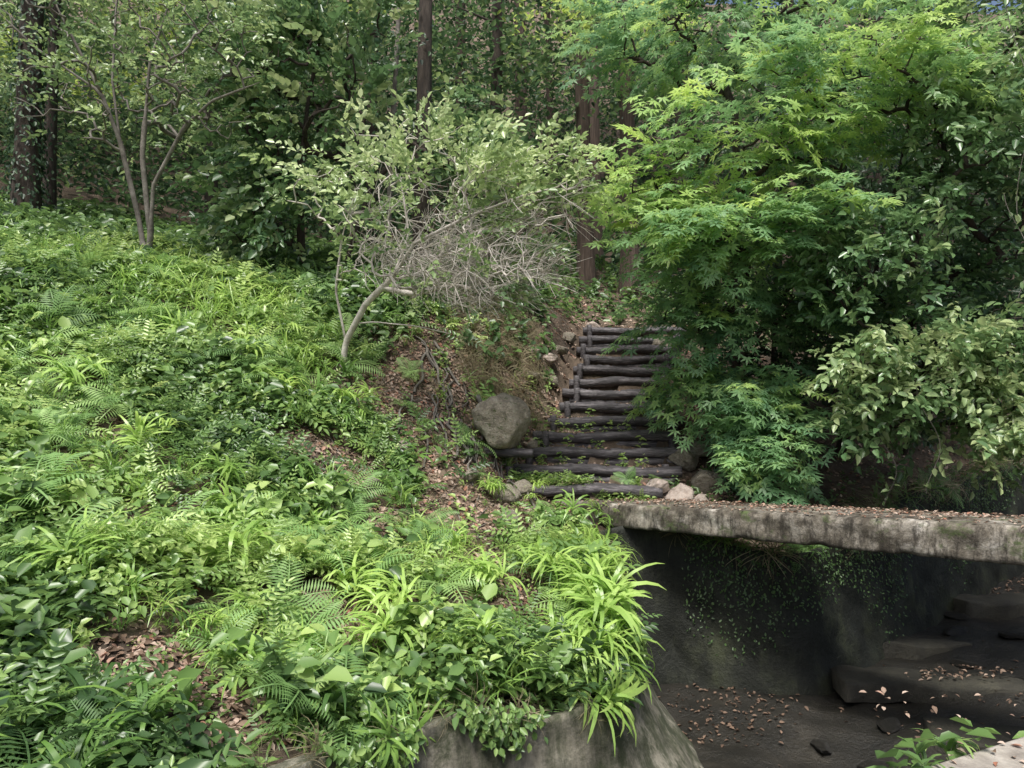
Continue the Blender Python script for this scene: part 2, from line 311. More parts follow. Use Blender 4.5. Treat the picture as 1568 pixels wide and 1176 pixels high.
# ------------------------------------------------------------------ leaf templates
def leaf(L=1,Wd=.5,fold=.12,droop=.12):
    V=np.array([(0,0,0),(Wd*.5,.32*L,fold*Wd),(Wd*.4,.66*L,fold*Wd-.3*droop*L),(0,L,-droop*L),(-Wd*.4,.66*L,fold*Wd-.3*droop*L),(-Wd*.5,.32*L,fold*Wd)],float)
    return V,np.array([(0,1,2,3),(0,3,4,5)]),np.array([0,0,0,0,0,0.])
def tmpl(parts):
    a=Acc()
    for t,p,(y,pi,r),s,ti in parts:
        inst(a,t,np.array([p],float),ypr(y,pi,r),s,0);a.T[-1]=np.full(len(a.V[-1]),ti)
    return a.get()
def broad_sprig(n,h,L,Wd):
    ps=[]
    for i in range(n):
        z=h*(i+.5)/n;ps.append((leaf(L,Wd,.2,U(.05,.35)),(U(-.03,.03),U(-.03,.03),z),(i*2.4+U(-.4,.4),U(-.25,.6),U(-.4,.4)),U(.6,1.15),U(-.12,.12)))
    return tmpl(ps)
def pinnate(n,Lr,l,wd):
    ps=[]
    for i in range(n):
        t=(i+1)/(n+.5);p=(0,Lr*t,Lr*(.25*t-.35*t*t))
        for s in(-1,1): ps.append((leaf(l,wd,.15,.15),p,(-s*1.05,-.1,0),1-.3*abs(t-.4),U(-.06,.06)))
    ps.append((leaf(l,wd,.15,.15),(0,Lr,-.1*Lr),(0,-.3,0),1,0));return tmpl(ps)
def clump_of2(t,n,pitch,h=0,tj=.1):
    a=Acc()
    for i in range(n): inst(a,t,np.array([[0,0,U(0,h)]]),ypr(i*6.283/n+U(-.4,.4),U(*pitch),U(-.3,.3)),U(.7,1.1),0);a.T[-1]=np.full(len(a.V[-1]),U(-tj,tj))
    return a.get()
def blade(L,wd,bend,n=6):
    ts=np.linspace(0,1,n);ang=1.35-bend*ts;dy=np.cumsum(np.cos(ang))*L/n;dz=np.cumsum(np.sin(ang))*L/n
    ww=wd*np.sqrt(np.clip(1-ts**2,0.004,1))*.5*np.clip(.5+2*ts,0,1)
    V=np.concatenate([np.stack([-ww,dy,dz],1),np.stack([ww,dy,dz],1)]);F=np.array([(i,i+1,i+1+n,i+n) for i in range(n-1)])
    return V,F,np.linspace(-.08,.08,n).tolist()*2
def tuft(nb,L,wd,bend=(1.4,3.0)):
    a=Acc()
    for i in range(nb):
        V,F,T=blade(L*U(.6,1.1),wd*U(.7,1.2),U(*bend));M=ypr(U(0,6.28),U(-.25,.25),0)[0]
        a.add(V@M.T+np.array([U(-.03,.03),U(-.03,.03),0]),F,np.array(T)+U(-.15,.15))
    return a.get()
def frond(L,n=15,wd=.34):
    vs=[];fs=[];k=0
    for i in range(n):
        t=(i+1)/(n+1);y=L*t*.92;z=L*(.75*t-.75*t*t)
        l=wd*L*math.sin(math.pi*(t*.8+.16))*(1-.25*t);b=L/n*.62
        for s in(-1,1):
            vs+=[(0,y-b*.5,z),(s*l*.5,y-b*.35+l*.12,z-.01*L),(s*l,y+l*.3,z-.06*L),(s*l*.45,y+b*.5+l*.12,z-.01*L)];fs.append((k,k+1,k+2,k+3) if s>0 else (k+3,k+2,k+1,k));k+=4
    for i in range(6):
        a,b=i/6,(i+1)/6;f=lambda t:(L*t*.92,L*(.75*t-.75*t*t));r=.006*L*2
        vs+=[(-r,*f(a)),(r,*f(a)),(r*.8,*f(b)),(-r*.8,*f(b))];fs.append((k,k+1,k+2,k+3));k+=4
    return np.array(vs,float),np.array(fs),np.zeros(len(vs))
def fern(nf,L): return clump_of2(frond(L),nf,(-.1,.35),0,.1)
def maple_leaf(L=1,lob=5):
    V=[(0,0,0)];F=[]
    for i,a in enumerate(np.linspace(-1.75,1.75,lob)):
        l=L*(1-.16*abs(a)**1.3);wd=.26*L;k=len(V)
        dy,dx=math.cos(a),math.sin(a);px,py=dy,-dx
        V+=[(dx*l*.42+px*wd*.5,dy*l*.42+py*wd*.5,-.03*L),(dx*l,dy*l,-.13*L),(dx*l*.42-px*wd*.5,dy*l*.42-py*wd*.5,-.03*L)]
        F.append((0,k,k+1,k+2))
    return np.array(V),np.array(F),np.zeros(len(V))
ML=maple_leaf(1,5)
def maple_spray(n=7,L=.5,l=.105):
    a=Acc()
    def ax(t): return np.array([0.03*math.sin(t*5),L*t,-.3*L*t*t])
    for i in range(n):
        t=.1+.9*i/n
        for s in(-1,1):
            off=U(.03,.17)*(1.1-t*.6);p=ax(t)+np.array([s*off,off*.4,-.02*U(0,2)])
            inst(a,ML,p[None],ypr(-s*U(.4,1.1),U(-.6,.0),U(-.3,.3)),l*U(.75,1.2),0);a.T[-1]=np.full(len(a.V[-1]),U(-.1,.1))
    inst(a,ML,ax(1)[None],ypr(0,-.4,0),l,0)
    return a.get()
def leaf_spray(n=7,L=.35,l=.08,wd=.04,dr=.2):
    a=Acc();lf=leaf(1,wd/l,.2,.15)
    for i in range(n):
        t=.1+.9*i/n
        for s in(-1,1):
            inst(a,lf,np.array([[U(-.02,.02),L*t,-dr*L*t*t+U(-.03,.03)]]),ypr(-s*U(.3,1.4),U(-.7,.5),U(-.7,.7)),l*U(.6,1.15),0);a.T[-1]=np.full(len(a.V[-1]),U(-.15,.15))
    inst(a,lf,np.array([[0,L,-dr*L]]),ypr(0,-.3,0),l,0)
    return a.get()
T_b=[broad_sprig(7,.22,.1,.06) for _ in range(6)];T_b2=[broad_sprig(6,.18,.14,.1) for _ in range(4)];T_s=[broad_sprig(9,.14,.055,.036) for _ in range(5)]
PIN=pinnate(4,.22,.085,.036);T_p=[clump_of2(PIN,4,(.0,.9),.12) for _ in range(4)]
PIN2=pinnate(6,.25,.055,.022);T_p2=[clump_of2(PIN2,4,(.0,.9),.12) for _ in range(4)]
T_strap=[tuft(15,.52,.033) for _ in range(5)];T_gr=[tuft(12,.3,.011,(.8,2.6)) for _ in range(4)];T_tall=[tuft(10,.7,.016,(.6,2.4)) for _ in range(3)]
T_fern=[fern(7,.45) for _ in range(5)];T_hang=[tuft(18,.4,.005,(2.2,3.6)) for _ in range(3)]
T_maple=[maple_spray() for _ in range(6)];T_ls=[leaf_spray(6,.38,.1,.05) for _ in range(5)];T_small=[leaf_spray(5,.24,.075,.042) for _ in range(5)];T_big=[leaf_spray(5,.42,.15,.1,.4) for _ in range(4)]
LEAF=leaf(1,.55,.2,.15)
# ------------------------------------------------------------------ undergrowth
def vn(x,y,f,s=0):
    return .5+.25*(np.sin(x*f+s+1.7*np.sin(y*f*.8+s))+np.sin(y*f*1.3-s+1.3*np.sin(x*f*.9+2*s)))
def brown(x,y):
    b=np.exp(-((((x+.75)/1.2)**2+((y-9.3)/1.4)**2)**2))+.9*np.exp(-(((x+.1)/.6)**2+((y-8.3)/.7)**2))+.8*np.exp(-(((x-.4)/.5)**2+((y-10.3)/1.5)**2))
    b+=.95*np.exp(-(((x+.5)/.65)**2+((y-7.3)/.9)**2))+.8*np.exp(-(((x-.1)/.4)**2+((y-5.9)/.6)**2))+.7*np.exp(-(((x+1.3)/.35)**2+((y-6.3)/.5)**2))+.6*np.exp(-(((x+1.9)/.4)**2+((y-7.4)/.5)**2))
    b+=.8*ss(.66,.8,vn(x,y,2.7,5))*ss(-4.5,-3,x)*(y<9)
    return np.clip(b*(1+.5*vn(x,y,5,2)),0,1)
def scatter(n,x0,x1,y0,y1,dens=None):
    x=U(x0,x1,n);y=U(y0,y1,n);k=~inpoly(x,y)
    k&=~((np.abs(x-xs(y))<1.0)&(y>8.35)&(y<13.5))
    k&=~((x>-9)&(y<2.3))
    k&=(np.abs(x)<.80*y+1.0)
    if dens is not None:k&=rng.random(n)<dens(x,y)
    return x[k],y[k]
left=lambda x,y: ((x<xs(y)-.8)|(y<8.2))*(x<1.2)
def mound(x,y): return .2*np.clip(vn(x,y,3.3,1.2)*1.4-.3,0,1)*(1-brown(x,y))*(y<11)
def plant(acc,ts,x,y,s,tint,k=.6,lift=0,j=.28,md=1):
    h,n=gnorm(x,y,k);n=n+rng.normal(0,j,n.shape);n[:,2]=np.abs(n[:,2])
    multi(acc,ts,np.c_[x,y,h+lift+md*mound(x,y)*U(.2,1,len(x))],frames(n,U(0,6.28,len(x))),s,tint)
def tn(x,y,b=.5): return b+.02+.6*(vn(x,y,1.3,2)-.5)+rng.normal(0,.19,len(x))
und=Acc()
dn=lambda x,y:left(x,y)*(1-.96*brown(x,y))*(.2+.8*(vn(x,y,2.1,.5)>.42))
for ts,n,s0,s1,f,tb_ in((T_b,5800,.6,1.4,1.1,.45),(T_s,10500,.7,1.5,1.7,.62),(T_p,2500,.6,1.4,.9,.42),(T_p2,3200,.6,1.4,1.4,.62),(T_b2,1500,.5,1.25,2.3,.72)):
    d=lambda x,y,f=f:dn(x,y)*(.12+.88*(vn(x,y,f*1.9,f*3)>.48))
    x,y=scatter(n*2,-8,1.2,2.3,10.8,d);plant(und,ts,x,y,U(s0,s1,len(x)),tn(x,y,tb_))
x,y=scatter(4600,-9,.6,9.6,16,lambda x,y:left(x,y)*(1-.97*brown(x,y)));plant(und,T_b,x,y,U(.8,1.6,len(x)),U(.05,.45,len(x)),md=0)
x,y=scatter(1100,-3.8,.9,3.6,10.4,lambda x,y:left(x,y)*brown(x,y));plant(und,T_s,x,y,U(.4,.9,len(x)),U(.4,.9,len(x)),md=0)
acc_obj('undergrowth',und,L_und)
rb=Acc();x,y=scatter(2000,1.6,9,7.6,15,lambda x,y:(x>xs(y)+.9)*.6);plant(rb,T_s,x,y,U(.7,1.3,len(x)),U(.1,.5,len(x)),md=0)
x,y=scatter(2500,-3,8,13,20);plant(rb,T_b,x,y,U(.8,1.5,len(x)),U(.1,.5,len(x)),md=0)
m_=120;ii=rng.integers(0,5,m_);x=np.where(rng.random(m_)<.5,U(-.15,.5,m_),U(.3,1.8,m_));y=8.6+.367*ii+U(.08,.25,m_)-.2*(x-.9);z=height(x,y)
multi(rb,T_s+T_b,np.c_[x,y,z],ypr(U(0,6,m_),U(-.2,.2,m_),U(-.2,.2,m_)),U(.5,1,m_),U(.5,.95,m_))
m_=170;x=U(-.3,1.6,m_);y=U(8.0,8.5,m_);y=np.maximum(y,8.9-.35*x);z=height(x,y,False)
multi(rb,T_s+T_b+T_p2,np.c_[x,y,z],ypr(U(0,6,m_),U(-.3,.3,m_),U(-.3,.3,m_)),U(.4,.8,m_),U(.5,.95,m_))
acc_obj('bank_groundcover',rb,L_und)
# grasses
g=Acc()
x,y=scatter(1250,-8,.9,2.6,10.2,lambda x,y:left(x,y)*(vn(x,y,1.1,4)>.42)*(1-brown(x,y)));plant(g,T_strap,x,y,U(.45,.95,len(x)),tn(x,y,.5),.5,.04)
pts=[(.5,5.9,1.2),(.75,6.2,1.2),(.62,5.6,1.2),(.7,5.5,1.2),(.6,5.1,1.1),(.5,5.0,1.0),(.35,6.2,1),(.75,6.4,1),(.7,6.7,.9),(-.2,4.7,.8),(-.85,5.2,1),(-.8,4.8,1),(-1.1,5.3,.9),(-1.9,5.2,1),(-3.3,6.6,.9),(-4.4,7.3,1),(.05,4.75,.7),
     (-2.2,5.9,1),(.3,8.3,.6),(-.2,7.8,.7),(.75,5.9,1.2),(.72,5.7,1.1),(-.2,9.4,.8),(-2.5,8.0,1),(-3,8.3,1),(-1.9,8.3,.9),(.3,5.3,.8),(-.2,5.8,.9)]
a=np.array(pts);a=np.r_[a,a+np.c_[rng.normal(0,.1,(len(a),2)),np.full(len(a),-.15)],a+np.c_[rng.normal(0,.14,(len(a),2)),np.full(len(a),-.2)]]
a=a[~inpoly(a[:,0],a[:,1])]
plant(g,T_strap,a[:,0],a[:,1],a[:,2],U(.65,1,len(a)),.4,.1)
x,y=scatter(6500,-8,1.1,2.6,10.0,lambda x,y:left(x,y)*(vn(x,y,1.7,7)>.5)*(1-.93*brown(x,y)));plant(g,T_gr,x,y,U(.5,1.2,len(x)),tn(x,y,.55),.5)
x,y=scatter(190,-8,-2.2,8.4,9.9,left);plant(g,T_tall,x,y,U(.5,1,len(x)),tn(x,y,.4),.3)
def edge(acc,ts,Q,N_,Z,n,s,tint,out=.9,back=.25,cond=None,down=0):
    i=rng.integers(0,len(Q),n)
    if cond is not None: i=i[cond(Q[i,0],Q[i,1])]
    n=len(i);b=U(-back,.1,n);p=np.c_[Q[i]+N_[i]*b[:,None],Z[i]+U(-.05,.03,n)-down*rng.random(n)]
    nn=np.c_[N_[i]*out,np.full(n,.7)]+rng.normal(0,.25,(n,3));multi(acc,ts,p,frames(nn,U(0,6.28,n)),U(*s,n),U(*tint,n))
edge(g,T_strap,QL,NL,ZL,34,(.55,1.0),(.6,1),out=.6);edge(g,T_gr,QL,NL,ZL,70,(.6,1.1),(.2,.8),down=.05);edge(g,T_strap,QR,NR,ZR,10,(.4,.7),(.4,.9));edge(g,T_gr,QR,NR,ZR,20,(.5,.8),(.2,.8))
edge(g,T_gr,QW,NW,ZW,120,(.7,1.2),(.1,.5),cond=lambda x,y:x>1.9)
acc_obj('grass_tufts',g,L_grass)
h=Acc()
x=U(-.7,.35,280);y=U(9.9,11.6,280);plant(h,T_hang,x,y,U(.6,1.3,280),U(.2,.9,280),1.2,md=0)
x,y=scatter(900,-3,1.1,4.5,9.5,lambda x,y:left(x,y)*(.15+.8*brown(x,y)));plant(h,T_hang,x,y,U(.25,.5,len(x)),U(.4,1,len(x)),.8)
edge(h,T_hang,QL,NL,ZL,70,(.5,1.1),(.1,1),out=1.6,down=.15);edge(h,T_hang,QR,NR,ZR,40,(.4,.8),(.1,1),out=1.6);edge(h,T_hang,QW,NW,ZW,160,(.7,1.6),(.1,1),out=1.6,cond=lambda x,y:x>1.8)
acc_obj('dry_grass',h,L_dry)
fr=Acc()
x,y=scatter(560,-8,.6,2.8,10.0,lambda x,y:left(x,y)*(vn(x,y,1.4,9)>.42)*(1-.9*brown(x,y)));plant(fr,T_fern,x,y,U(.5,1.2,len(x)),tn(x,y,.6),.7,.05)
a=np.array([(-3.6,5.6,1.5),(-3.3,5.3,1.4),(-1.6,6.0,1.3),(-1.4,5.7,1.3),(-4.2,8.6,1.2),(-1.3,8.7,.6),(-1.5,6.9,1.1),(1.35,8.75,.55),(1.7,8.55,.5),(-2.6,5.6,1.1),(-.7,6.7,.7),(-2.0,9.0,1.1),(-2.2,9.2,1.2),(.1,8.9,.5)])
plant(fr,T_fern,a[:,0],a[:,1],a[:,2],U(.5,.9,len(a)),.5,.08)
x=U(-1.6,0,30);y=U(10.9,12.5,30);plant(fr,T_fern,x,y,U(.6,1,30),U(.1,.5,30),.8,md=0)
edge(fr,T_fern,QL,NL,ZL,7,(.4,.7),(.3,.8));edge(fr,T_fern,QW,NW,ZW,26,(.5,1.0),(.1,.6),cond=lambda x,y:x>1.9)
acc_obj('ferns',fr,L_fern)
# ------------------------------------------------------------------ litter
lt=Acc()
def litter(x,y,z,s0=.03,s1=.075,jit=.35,n=None,tk=1):
    k=len(x);nn=np.c_[rng.normal(0,jit,(k,2)),np.ones(k)] if n is None else n+rng.normal(0,jit,(k,3))
    inst(lt,LEAF,np.c_[x,y,z],frames(nn,U(0,6.28,k)),U(s0,s1,k),tk*rng.random(k)**1.2)
def lit(n,x0,x1,y0,y1,f):
    x=U(x0,x1,n);y=U(y0,y1,n);k=rng.random(n)<f(x,y);x,y=x[k],y[k];k=~inpoly(x,y);x,y=x[k],y[k]
    h_,nn=gnorm(x,y,1);litter(x,y,height(x,y)+.012,n=nn)
lit(46000,-4.2,1.2,3.6,11,lambda x,y:.1+brown(x,y)*.9)
lit(9000,-.2,3.2,8.3,14.5,lambda x,y:.2+.8*(np.abs(x-xs(y))>.8))
lit(7000,1.5,9,7.8,14,lambda x,y:.7+0*x)
lit(4000,-4,5,13,20,lambda x,y:.6+0*x)
x=U(.8,9,12000);y=U(3.5,12,12000);k=inpoly(x,y)&(rng.random(12000)<np.clip((vn(x,y,1.9,3)-.5)*3,0.02,1));x,y=x[k],y[k];litter(x,y,bed(x,y)+.015,.03,.06,tk=.25)
x=U(3.2,4.8,120);y=U(6.95,7.25,120);litter(x,y,bed(x,y)+.1,.03,.06,tk=.6)
s=U(0,SL,2200);a_=np.where(rng.random(2200)<.5,U(.4,.78,2200),U(.02,.78,2200));p=d0+u*s[:,None]+w*a_[:,None];litter(p[:,0],p[:,1],slab_z(s)+.012,.02,.05,.3)
x=U(1.8,5,350);y=U(2.4,3.9,350);litter(x,y,np.full(350,-1.41),.02,.05,.3)
acc_obj('leaf_litter',lt,L_dead)
# fallen twigs
ft=Acc();x,y=scatter(320,-2.6,1,5.5,10.4,lambda x,y:left(x,y)*brown(x,y))
for a_,b_ in zip(x,y):
    th=U(0,6.28);l=U(.06,.22);q=np.array([[a_-l*math.cos(th),b_-l*math.sin(th)],[a_,b_],[a_+l*math.cos(th),b_+l*math.sin(th)]]);zz=height(q[:,0],q[:,1],False)+.02
    tube(ft,np.c_[q,zz],U(.002,.006),4,.5)
acc_obj('fallen_twigs',ft,M_gbark,True)
# ivy on walls
iv=Acc()
def wallivy(Q,Nn,Z,n,zr,f,s=(.04,.07),tint=(.2,.8),bat=.22,bp=1.6):
    i=rng.integers(0,len(Q),n);dz=np.abs(rng.normal(0,zr,n));k=f(Q[i,0],Q[i,1],dz);i=i[k];dz=dz[k];m=len(i)
    tt=np.clip(dz/(Z[i]+3.1),0,1);B=batf(Q[i]) if bat is None else bat
    off=.1+B*tt**bp+U(.01,.06,m);p=np.c_[Q[i]+Nn[i]*off[:,None]+rng.normal(0,.03,(m,2)),Z[i]-dz+.04]
    nn=np.c_[Nn[i],np.full(m,.6)]+rng.normal(0,.45,(m,3))
    inst(iv,LEAF,p,frames(nn,U(0,6.28,m)),U(*s,m),U(*tint,m))
wallivy(QL,NL,ZL,4200,.25,lambda x,y,d:(d<-.12+(.6+.5*(y>6.3))*vn(x*3,y*1.5,2.9,1)**1.5),bat=None)
wallivy(QW,NW,ZW,14000,.6,lambda x,y,d:(x>1.9)&(d<.1+1.4*vn(x*1.3,y,2.3,3)**1.5),s=(.02,.042),tint=(0,.3))
wallivy(QR,NR,ZR,3500,.25,lambda x,y,d:(d<-.12+.8*vn(x*2,y,3.2,2)**1.7),bat=None)
acc_obj('wall_ivy',iv,L_und)
rp=Acc();a=np.array([(1.6,3.05),(1.75,3.15),(1.95,3.3),(2.15,3.38),(1.7,3.0),(2.5,3.5)])
multi(rp,T_b2,np.c_[a,np.full(6,-1.5)],ypr(U(0,6,6),U(-.3,.3,6),U(-.3,.3,6)),U(.6,.9,6),U(.2,.5,6))
multi(rp,T_strap,np.c_[a[:3],np.full(3,-1.5)],ypr(U(0,6,3),U(-.3,.3,3),U(-.3,.3,3)),.5,U(.3,.6,3))
acc_obj('roadside_weeds',rp,L_und)
# ------------------------------------------------------------------ tree skeletons
def skeleton(acc,seeds,targets,r0=.006,pw=.45,jit=.05,sides=5,maxr=.2):
    pos=[];par=[]
    for pl in seeds:
        pl=resample(pl,.12);base=None
        if pos:
            D=np.linalg.norm(np.array(pos)-pl[0],axis=1)
            if D.min()<.25: base=int(D.argmin())
        prev=base
        for p in pl: pos.append(p);par.append(-1 if prev is None else prev);prev=len(pos)-1
    root=np.array(pos[0]);targets=targets[np.argsort(np.linalg.norm(targets-root,axis=1))]
    P=np.array(pos);dirs=[]
    for t in targets:
        D=np.linalg.norm(P-t,axis=1)+.25*np.clip(P[:,2]-t[2]+.05,0,9)*1.5
        j=int(D.argmin());a=P[j];L=np.linalg.norm(t-a);k=max(2,min(8,int(L/.12)+1))
        tt=np.linspace(0,1,k+1)[1:,None];c=a+(t-a)*tt+np.c_[rng.normal(0,jit*L,(k,3))]*np.sin(tt*np.pi)
        c[:,2]+=np.sin(tt[:,0]*np.pi)*L*.12
        prev=j
        for q in c: pos.append(q);par.append(prev);prev=len(pos)-1
        P=np.r_[P,c];dirs.append((t-a)/(L+1e-6))
    n=len(pos);cnt=np.ones(n)
    for i in range(n-1,-1,-1):
        if par[i]>=0 and par[i]<i: cnt[par[i]]+=cnt[i]
    rad=np.minimum(r0*(cnt**pw),maxr)
    ch=[];cur=[]
    for i in range(n):
        if par[i]==i-1 and cur: cur.append(i)
        else:
            if len(cur)>1: ch.append(cur)
            cur=([par[i]] if par[i]>=0 else [])+[i]
    if len(cur)>1: ch.append(cur)
    pos=np.array(pos)
    for c in ch:
        r=rad[c].copy()
        if len(c)>1: r[0]=min(r[0],r[1]*1.15)
        tube(acc,pos[c],r,sides if r.max()<.03 else 9,U(0,1))
    return targets,np.array(dirs)
def ell(c,r,n,shell=.5):
    v=rng.normal(size=(n,3));v/=np.linalg.norm(v,axis=1,keepdims=True);return np.array(c)+v*np.array(r)*(U(shell**3,1,n)**(1/3))[:,None]
def outdir(t,c,droop=0):
    v=t-np.array(c);v[:,2]=v[:,2]*.4-droop;return v/(np.linalg.norm(v,axis=1,keepdims=True)+1e-6)
def spray_at(acc,ts,p,d,s,tint,jn=.35):
    n=len(p);d=d+rng.normal(0,.35,d.shape);d/=np.linalg.norm(d,axis=1,keepdims=True)
    up=np.c_[rng.normal(0,jn,(n,2)),np.ones(n)];x=np.cross(d,up);x/=np.linalg.norm(x,axis=1,keepdims=True);z=np.cross(x,d)
    multi(acc,ts,p,np.stack([x,d,z],-1),s,tint)
# ---- shrub with pale bare twigs
sh=empty('shrub');tb=Acc()
stems=[[(-2.05,8.95,.7),(-2.0,8.9,1.0),(-1.72,8.7,1.42),(-1.37,8.5,1.69),(-1.1,8.3,2.03),(-.85,8.25,2.4)],
 [(-1.85,8.8,1.2),(-1.6,8.65,1.2),(-1.41,8.6,1.17),(-1.1,8.4,1.12),(-.7,8.3,1.02)],
 [(-1.5,8.57,1.58),(-1.15,8.5,1.5),(-.63,8.2,1.55),(0.,8.0,1.35)],
 [(-2.0,8.9,1.0),(-2.1,8.8,1.6),(-2.0,8.7,2.2),(-1.8,8.6,2.8)],
 [(-1.37,8.5,1.69),(-1.2,8.6,2.2),(-1.3,8.6,2.9)],[(-1.1,8.3,2.03),(-.5,8.2,2.3),(.1,8.1,2.5),(.5,8.1,2.6)]]
tg=np.r_[ell((-1.0,8.4,2.5),(1.65,1.0,.95),165,.3),ell((-.35,8.1,1.7),(.85,.6,.45),190,.2),ell((-1.3,8.4,1.8),(.7,.5,.4),60,.2),ell((.1,8.2,2.6),(.85,.6,.45),75,.2)]
tg=tg[tg[:,2]>1.15]
t,d=skeleton(tb,stems,tg,.0042,.32,.1,4,.038)
acc_obj('stems',tb,M_pale,True,sh)
tw=Acc()
low=t[(t[:,2]<2.65)&(t[:,0]>-1.7)]
for p in low:
    for _ in range(6):
        dd=rng.normal(size=3);dd[1]*=.6;dd/=np.linalg.norm(dd);dd+=np.array([.6,-.2,-.05]);L=U(.12,.32);q=p+dd*L*.5+rng.normal(0,.02,3);tube(tw,[p,q,p+dd*L],[.0042,.0035,.002],3,.5)
acc_obj('twigs',tw,M_pale,True,sh)
fo=Acc()
up=((t[:,2]>2.3+.25*np.sin(t[:,0]*5))&(rng.random(len(t))<.85))|(rng.random(len(t))<.1);T1=t[up];D1=outdir(T1,(-1.0,8.5,1.6))
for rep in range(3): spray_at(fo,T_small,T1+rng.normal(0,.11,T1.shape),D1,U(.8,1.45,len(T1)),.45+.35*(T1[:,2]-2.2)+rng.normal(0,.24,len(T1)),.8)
acc_obj('leaves',fo,L_shrub,parent=sh)
# ---- left multi-stem tree
lt_=empty('broadleaf_tree');tb=Acc()
base=(-4.9,10,1.9)
stems=[[base,(-5.05,10,2.8),(-5.25,9.9,3.8),(-5.45,9.8,4.4),(-6.2,9.6,4.9),(-6.6,9.5,5.3)],
 [(-4.9,10,2.4),(-4.8,9.9,3.2),(-4.3,9.7,3.9),(-3.9,9.6,4.2),(-3.2,9.4,4.35)],
 [(-5.25,9.9,3.8),(-5.35,9.9,4.6),(-5.3,9.9,5.6),(-5.1,9.8,6.3)],
 [(-4.9,10,2.6),(-4.95,9.9,3.6),(-4.8,9.8,4.8),(-4.4,9.7,5.8)],
 [(-5.45,9.8,4.4),(-5.9,9.6,5.4),(-6.1,9.6,6.2)]]
tg=np.r_[ell((-5.3,9.8,5.0),(1.9,1.3,1.3),130,.2),ell((-3.9,9.6,4.6),(1.0,.9,.9),60,.2)]
t,d=skeleton(tb,stems,tg,.0045,.37,.08,5,.052);acc_obj('trunk',tb,M_gbark,True,lt_)
fo=Acc();t2=t[rng.random(len(t))<.65]
for rep in range(3): spray_at(fo,T_small,t2+rng.normal(0,.16,t2.shape),outdir(t2,(-5,9.9,4)),U(.8,1.5,len(t2)),U(.05,.7,len(t2)),.8)
acc_obj('leaves',fo,L_shrub,parent=lt_)
# ---- middle large leaved tree behind shrub
mt=empty('broadleaf_tree');tb=Acc()
tg=np.r_[ell((-3.0,10.8,4.6),(1.0,.9,1.3),90,.2),ell((-2.4,11,5.8),(.8,1,.7),40,.2),ell((-.8,11,4.2),(.7,.8,.5),30,.2),ell((-3.5,10.6,3.2),(.7,.6,.7),50,.2),ell((-3.9,11.2,5.8),(1.0,.8,.8),50,.2)]
t,d=skeleton(tb,[[(-3.1,11,2.0),(-3.15,10.9,3.5),(-3.0,10.9,4.8),(-2.7,10.9,6.3)],[(-2.6,11.2,2.2),(-2.1,11.1,3.6),(-1.5,11,4.2)]],tg,.006,.4,.08,5,.06);acc_obj('trunk',tb,M_bark,True,mt)
fo=Acc()
for rep in range(2): spray_at(fo,T_big,t+rng.normal(0,.15,t.shape),outdir(t,(-2.3,11.2,4)),U(.7,1.2,len(t)),U(.3,1,len(t)),.8)
for rep in range(2): spray_at(fo,T_ls,t+rng.normal(0,.25,t.shape),outdir(t,(-2.3,11.2,4)),U(.7,1.2,len(t)),U(.0,.6,len(t)),.6)
acc_obj('leaves',fo,L_broad,parent=mt)
# ---- right side trees
def maple(stems,blobs,ty,mat,bark,name,reps=2,jn=.25,sc=(.7,1.3),jp=.14):
    e=empty(name);tb=Acc();T=np.concatenate([ell(c,r,n,.35) for (c,r,n,ti) in blobs])
    t,d=skeleton(tb,stems,T,.0045,.4,.07,5,.08);acc_obj('trunk',tb,bark,True,e)
    C=np.array([b[0] for b in blobs]);Rr=np.array([b[1] for b in blobs]);TI=np.array([b[3] for b in blobs])
    k=(((t[:,None]-C[None])/Rr[None])**2).sum(-1).argmin(1)
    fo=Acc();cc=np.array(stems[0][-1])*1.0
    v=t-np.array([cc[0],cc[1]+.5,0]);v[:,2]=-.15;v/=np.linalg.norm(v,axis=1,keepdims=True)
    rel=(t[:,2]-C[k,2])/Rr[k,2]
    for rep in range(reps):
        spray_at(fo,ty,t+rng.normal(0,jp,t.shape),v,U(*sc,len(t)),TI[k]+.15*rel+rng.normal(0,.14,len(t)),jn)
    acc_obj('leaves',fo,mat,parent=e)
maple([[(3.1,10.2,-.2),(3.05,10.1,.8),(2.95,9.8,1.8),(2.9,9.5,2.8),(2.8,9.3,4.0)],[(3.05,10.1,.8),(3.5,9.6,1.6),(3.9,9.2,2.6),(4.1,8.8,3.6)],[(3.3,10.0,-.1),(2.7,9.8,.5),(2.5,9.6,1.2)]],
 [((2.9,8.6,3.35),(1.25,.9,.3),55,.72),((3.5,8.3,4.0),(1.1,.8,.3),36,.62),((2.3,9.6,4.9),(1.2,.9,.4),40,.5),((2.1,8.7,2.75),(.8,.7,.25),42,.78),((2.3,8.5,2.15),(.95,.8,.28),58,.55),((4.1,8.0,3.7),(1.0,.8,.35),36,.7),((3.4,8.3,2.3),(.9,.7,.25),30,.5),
  ((3.3,8.8,1.45),(1.1,.7,.4),42,.38),((2.4,9.2,.6),(.65,.5,.25),34,.48),((2.85,8.7,.2),(.75,.5,.3),40,.45),((2.8,8.4,-.35),(.5,.35,.2),20,.45),((2.2,9.2,1.4),(.5,.5,.25),20,.45),((3.2,9.2,5.3),(1.6,1,.45),50,.5),((1.8,9.9,5.6),(.9,.8,.35),20,.5)],T_maple,L_maple,M_bark,'maple_tree',2)
